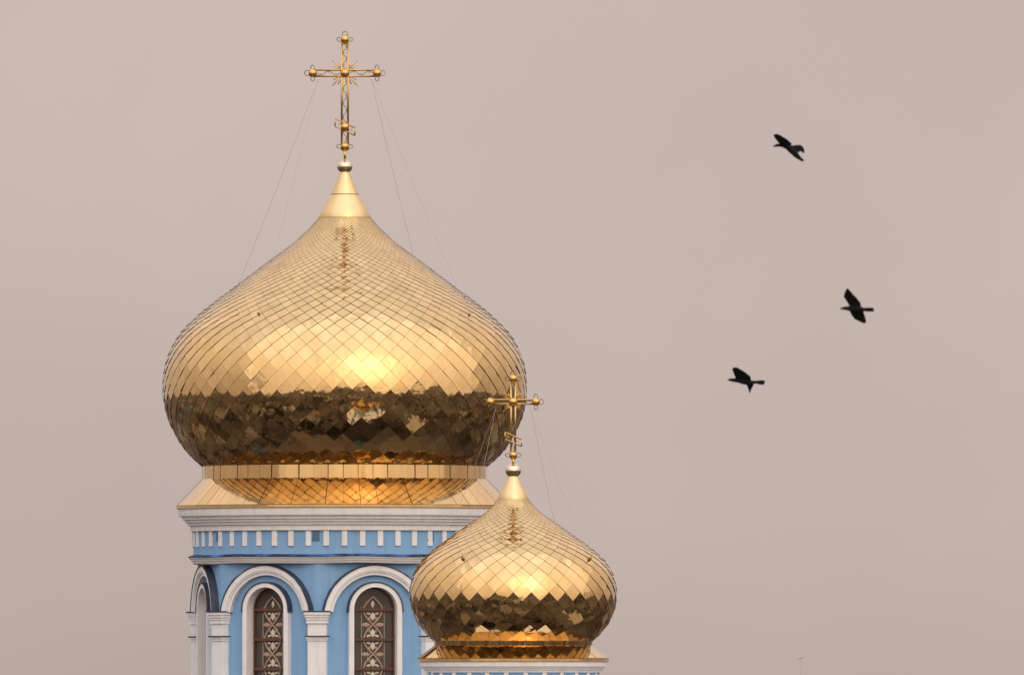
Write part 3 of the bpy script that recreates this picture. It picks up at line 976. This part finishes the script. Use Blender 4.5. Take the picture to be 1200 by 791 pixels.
# ------------------------------------------------------------------ crows
def crow(center, D, spine, wings, label, tail):
    """spine [(px, py, depth px, radius px)], wings: lists of stations (leading xyz, trailing xyz), all in pixels about center"""
    s = D / FPX
    c = world_at(center[0], center[1], D)
    P = lambda q: Vector(((q[0] - center[0]) * s, q[2] * s, -(q[1] - center[1]) * s))
    mb = MB()
    pts = [P(q) for q in spine]
    # finer spine
    fine, rad = [], []
    for i in range(len(pts) - 1):
        for k in range(4):
            t = k / 4
            fine.append(pts[i].lerp(pts[i + 1], t)); rad.append((spine[i][3] * (1 - t) + spine[i + 1][3] * t) * 1.15 * s)
    fine.append(pts[-1]); rad.append(spine[-1][3] * s)
    mb.tube(fine, rad, 10)
    def plate(stations, th):
        n = len(stations)
        vs = []
        for a, b, w in stations:
            a, b = P(a), P(b)
            for t in (0, .33, .66, 1):
                vs.append((a.lerp(b, t), (th * (1 - .55 * t)) * w * s))
        out = []
        for side in (1, -1):
            out += [v + Vector((0.25, side, 0.25)) * h * .7 for v, h in vs]
        fs = []
        N = n * 4
        for i in range(n - 1):
            for j in range(3):
                q = (i * 4 + j, i * 4 + j + 1, (i + 1) * 4 + j + 1, (i + 1) * 4 + j)
                fs.append(q); fs.append(tuple(N + e for e in q[::-1]))
        rim = [i * 4 for i in range(n)] + [(n - 1) * 4 + j for j in range(1, 4)] + [i * 4 + 3 for i in range(n - 2, -1, -1)] + [2, 1]
        for k in range(len(rim)):
            a, b = rim[k], rim[(k + 1) % len(rim)]
            fs.append((a, b, N + b, N + a))
        mb.add(out, fs, 0, True)
    for w in wings:
        plate(w, 1.5)
    plate(tail, 0.6)
    me = mb.mesh('crow')
    tmp = bpy.data.objects.new('crow_tmp', me)
    C.objects.link(tmp)
    md = tmp.modifiers.new('remesh', 'REMESH'); md.mode = 'VOXEL'; md.voxel_size = 0.007
    dg = bpy.context.evaluated_depsgraph_get()
    ev = tmp.evaluated_get(dg)
    me2 = bpy.data.meshes.new_from_object(ev)
    bpy.data.objects.remove(tmp)
    me2.polygons.foreach_set('use_smooth', [True] * len(me2.polygons))
    me2.materials.clear()
    o = link('crow', me2, None, (M_FEATHER,), label=label, cat='bird', group='crows flying')
    o.location = c
    return o

def K(ox, oy, sc):
    return lambda X, Y, d=0.0: (ox + X / sc, oy + Y / sc, d)
# upper bird: wings half folded, gliding down to the right
k = K(890, 140, 13.18)
def sp(q, r): return (*q, r)
crow((925, 173), 290.0,
     [sp(k(330, 370, 3), .9), sp(k(400, 400, 2), 2.4), sp(k(470, 450, 0), 3.6), sp(k(540, 520, -1), 3.2), sp(k(610, 590, -2), 2.0), sp(k(672, 642, -3), 1.0)],
     [[(k(500, 385, 0), k(420, 470, 2), 1.4), (k(420, 315, -6), k(345, 430, 0), 1.2), (k(330, 262, -12), k(300, 380, -5), 1.0), (k(265, 235, -17), k(250, 318, -12), .9), (k(212, 250, -20), k(222, 290, -18), .7)],
      [(k(330, 385, 0), k(370, 440, 1), 1.0), (k(270, 380, 4), k(300, 425, 4), .8), (k(205, 412, 7), k(225, 425, 7), .5)],
      [(k(500, 410, 0), k(520, 520, 0), 1.4), (k(580, 398, 8), k(590, 520, 7), 1.1), (k(640, 392, 14), k(640, 490, 12), 1.0), (k(690, 440, 18), k(660, 500, 17), .9), (k(702, 505, 20), k(680, 520, 20), .6)]],
     'black crow highest of the three, wings half folded above the other two crows',
     [(k(560, 520, -1), k(520, 575, -1), 1.2), (k(640, 585, -3), k(590, 620, -3), 1.0), (k(695, 640, -4), k(665, 662, -4), .6)])
# middle bird: seen from below, flying left with both wings spread
k = K(970, 330, 13.18)
crow((1003, 358), 280.0,
     [sp(k(190, 425, 0), .35), sp(k(225, 415, 0), 1.3), sp(k(280, 412, 0), 1.9), sp(k(360, 420, 0), 2.9), sp(k(450, 425, 0), 3.6), sp(k(530, 430, 0), 2.4), sp(k(590, 435, 0), 1.4)],
     [[(k(340, 395, 0), k(520, 410, 0), 1.5), (k(290, 310, -3), k(505, 330, -3), 1.2), (k(240, 235, -7), k(440, 250, -6), 1.0), (k(262, 165, -10), k(375, 185, -10), .9), (k(295, 105, -13), k(330, 130, -13), .6)],
      [(k(330, 440, 0), k(540, 440, 0), 1.5), (k(365, 520, 4), k(565, 500, 4), 1.2), (k(420, 585, 8), k(585, 560, 8), 1.0), (k(500, 620, 10), k(598, 600, 10), .9), (k(560, 645, 12), k(592, 640, 12), .6)]],
     'black crow farthest right, both wings spread wide, tail pointing right',
     [(k(540, 408, 0), k(540, 462, 0), 1.0), (k(620, 402, 0), k(620, 466, 0), .9), (k(712, 405, 0), k(715, 468, 0), .7)])
# lower bird: one wing raised over its back
k = K(840, 420, 15.8)
crow((875, 444), 300.0,
     [sp(k(195, 400, 0), .35), sp(k(235, 395, 0), 1.3), sp(k(300, 400, 0), 1.9), sp(k(400, 405, 0), 2.6), sp(k(510, 425, 0), 3.3), sp(k(610, 450, 0), 2.6), sp(k(690, 445, 0), 1.4)],
     [[(k(360, 400, 0), k(640, 430, 0), 1.5), (k(320, 320, -6), k(620, 340, -6), 1.3), (k(290, 245, -11), k(530, 265, -10), 1.1), (k(275, 205, -14), k(430, 205, -13), .9), (k(310, 172, -16), k(375, 172, -16), .6)],
      [(k(480, 430, 2), k(690, 450, 2), 1.4), (k(555, 500, 9), k(675, 510, 9), 1.3), (k(590, 580, 14), k(640, 575, 14), .8), (k(605, 640, 17), k(620, 640, 17), .5)]],
     'black crow lowest of the three, one wing raised and tail stretched right',
     [(k(640, 410, 0), k(640, 480, 0), 1.2), (k(740, 412, 0), k(740, 470, 0), 1.0), (k(820, 400, 0), k(810, 490, 0), .9), (k(895, 410, 0), k(880, 492, 0), .7)])
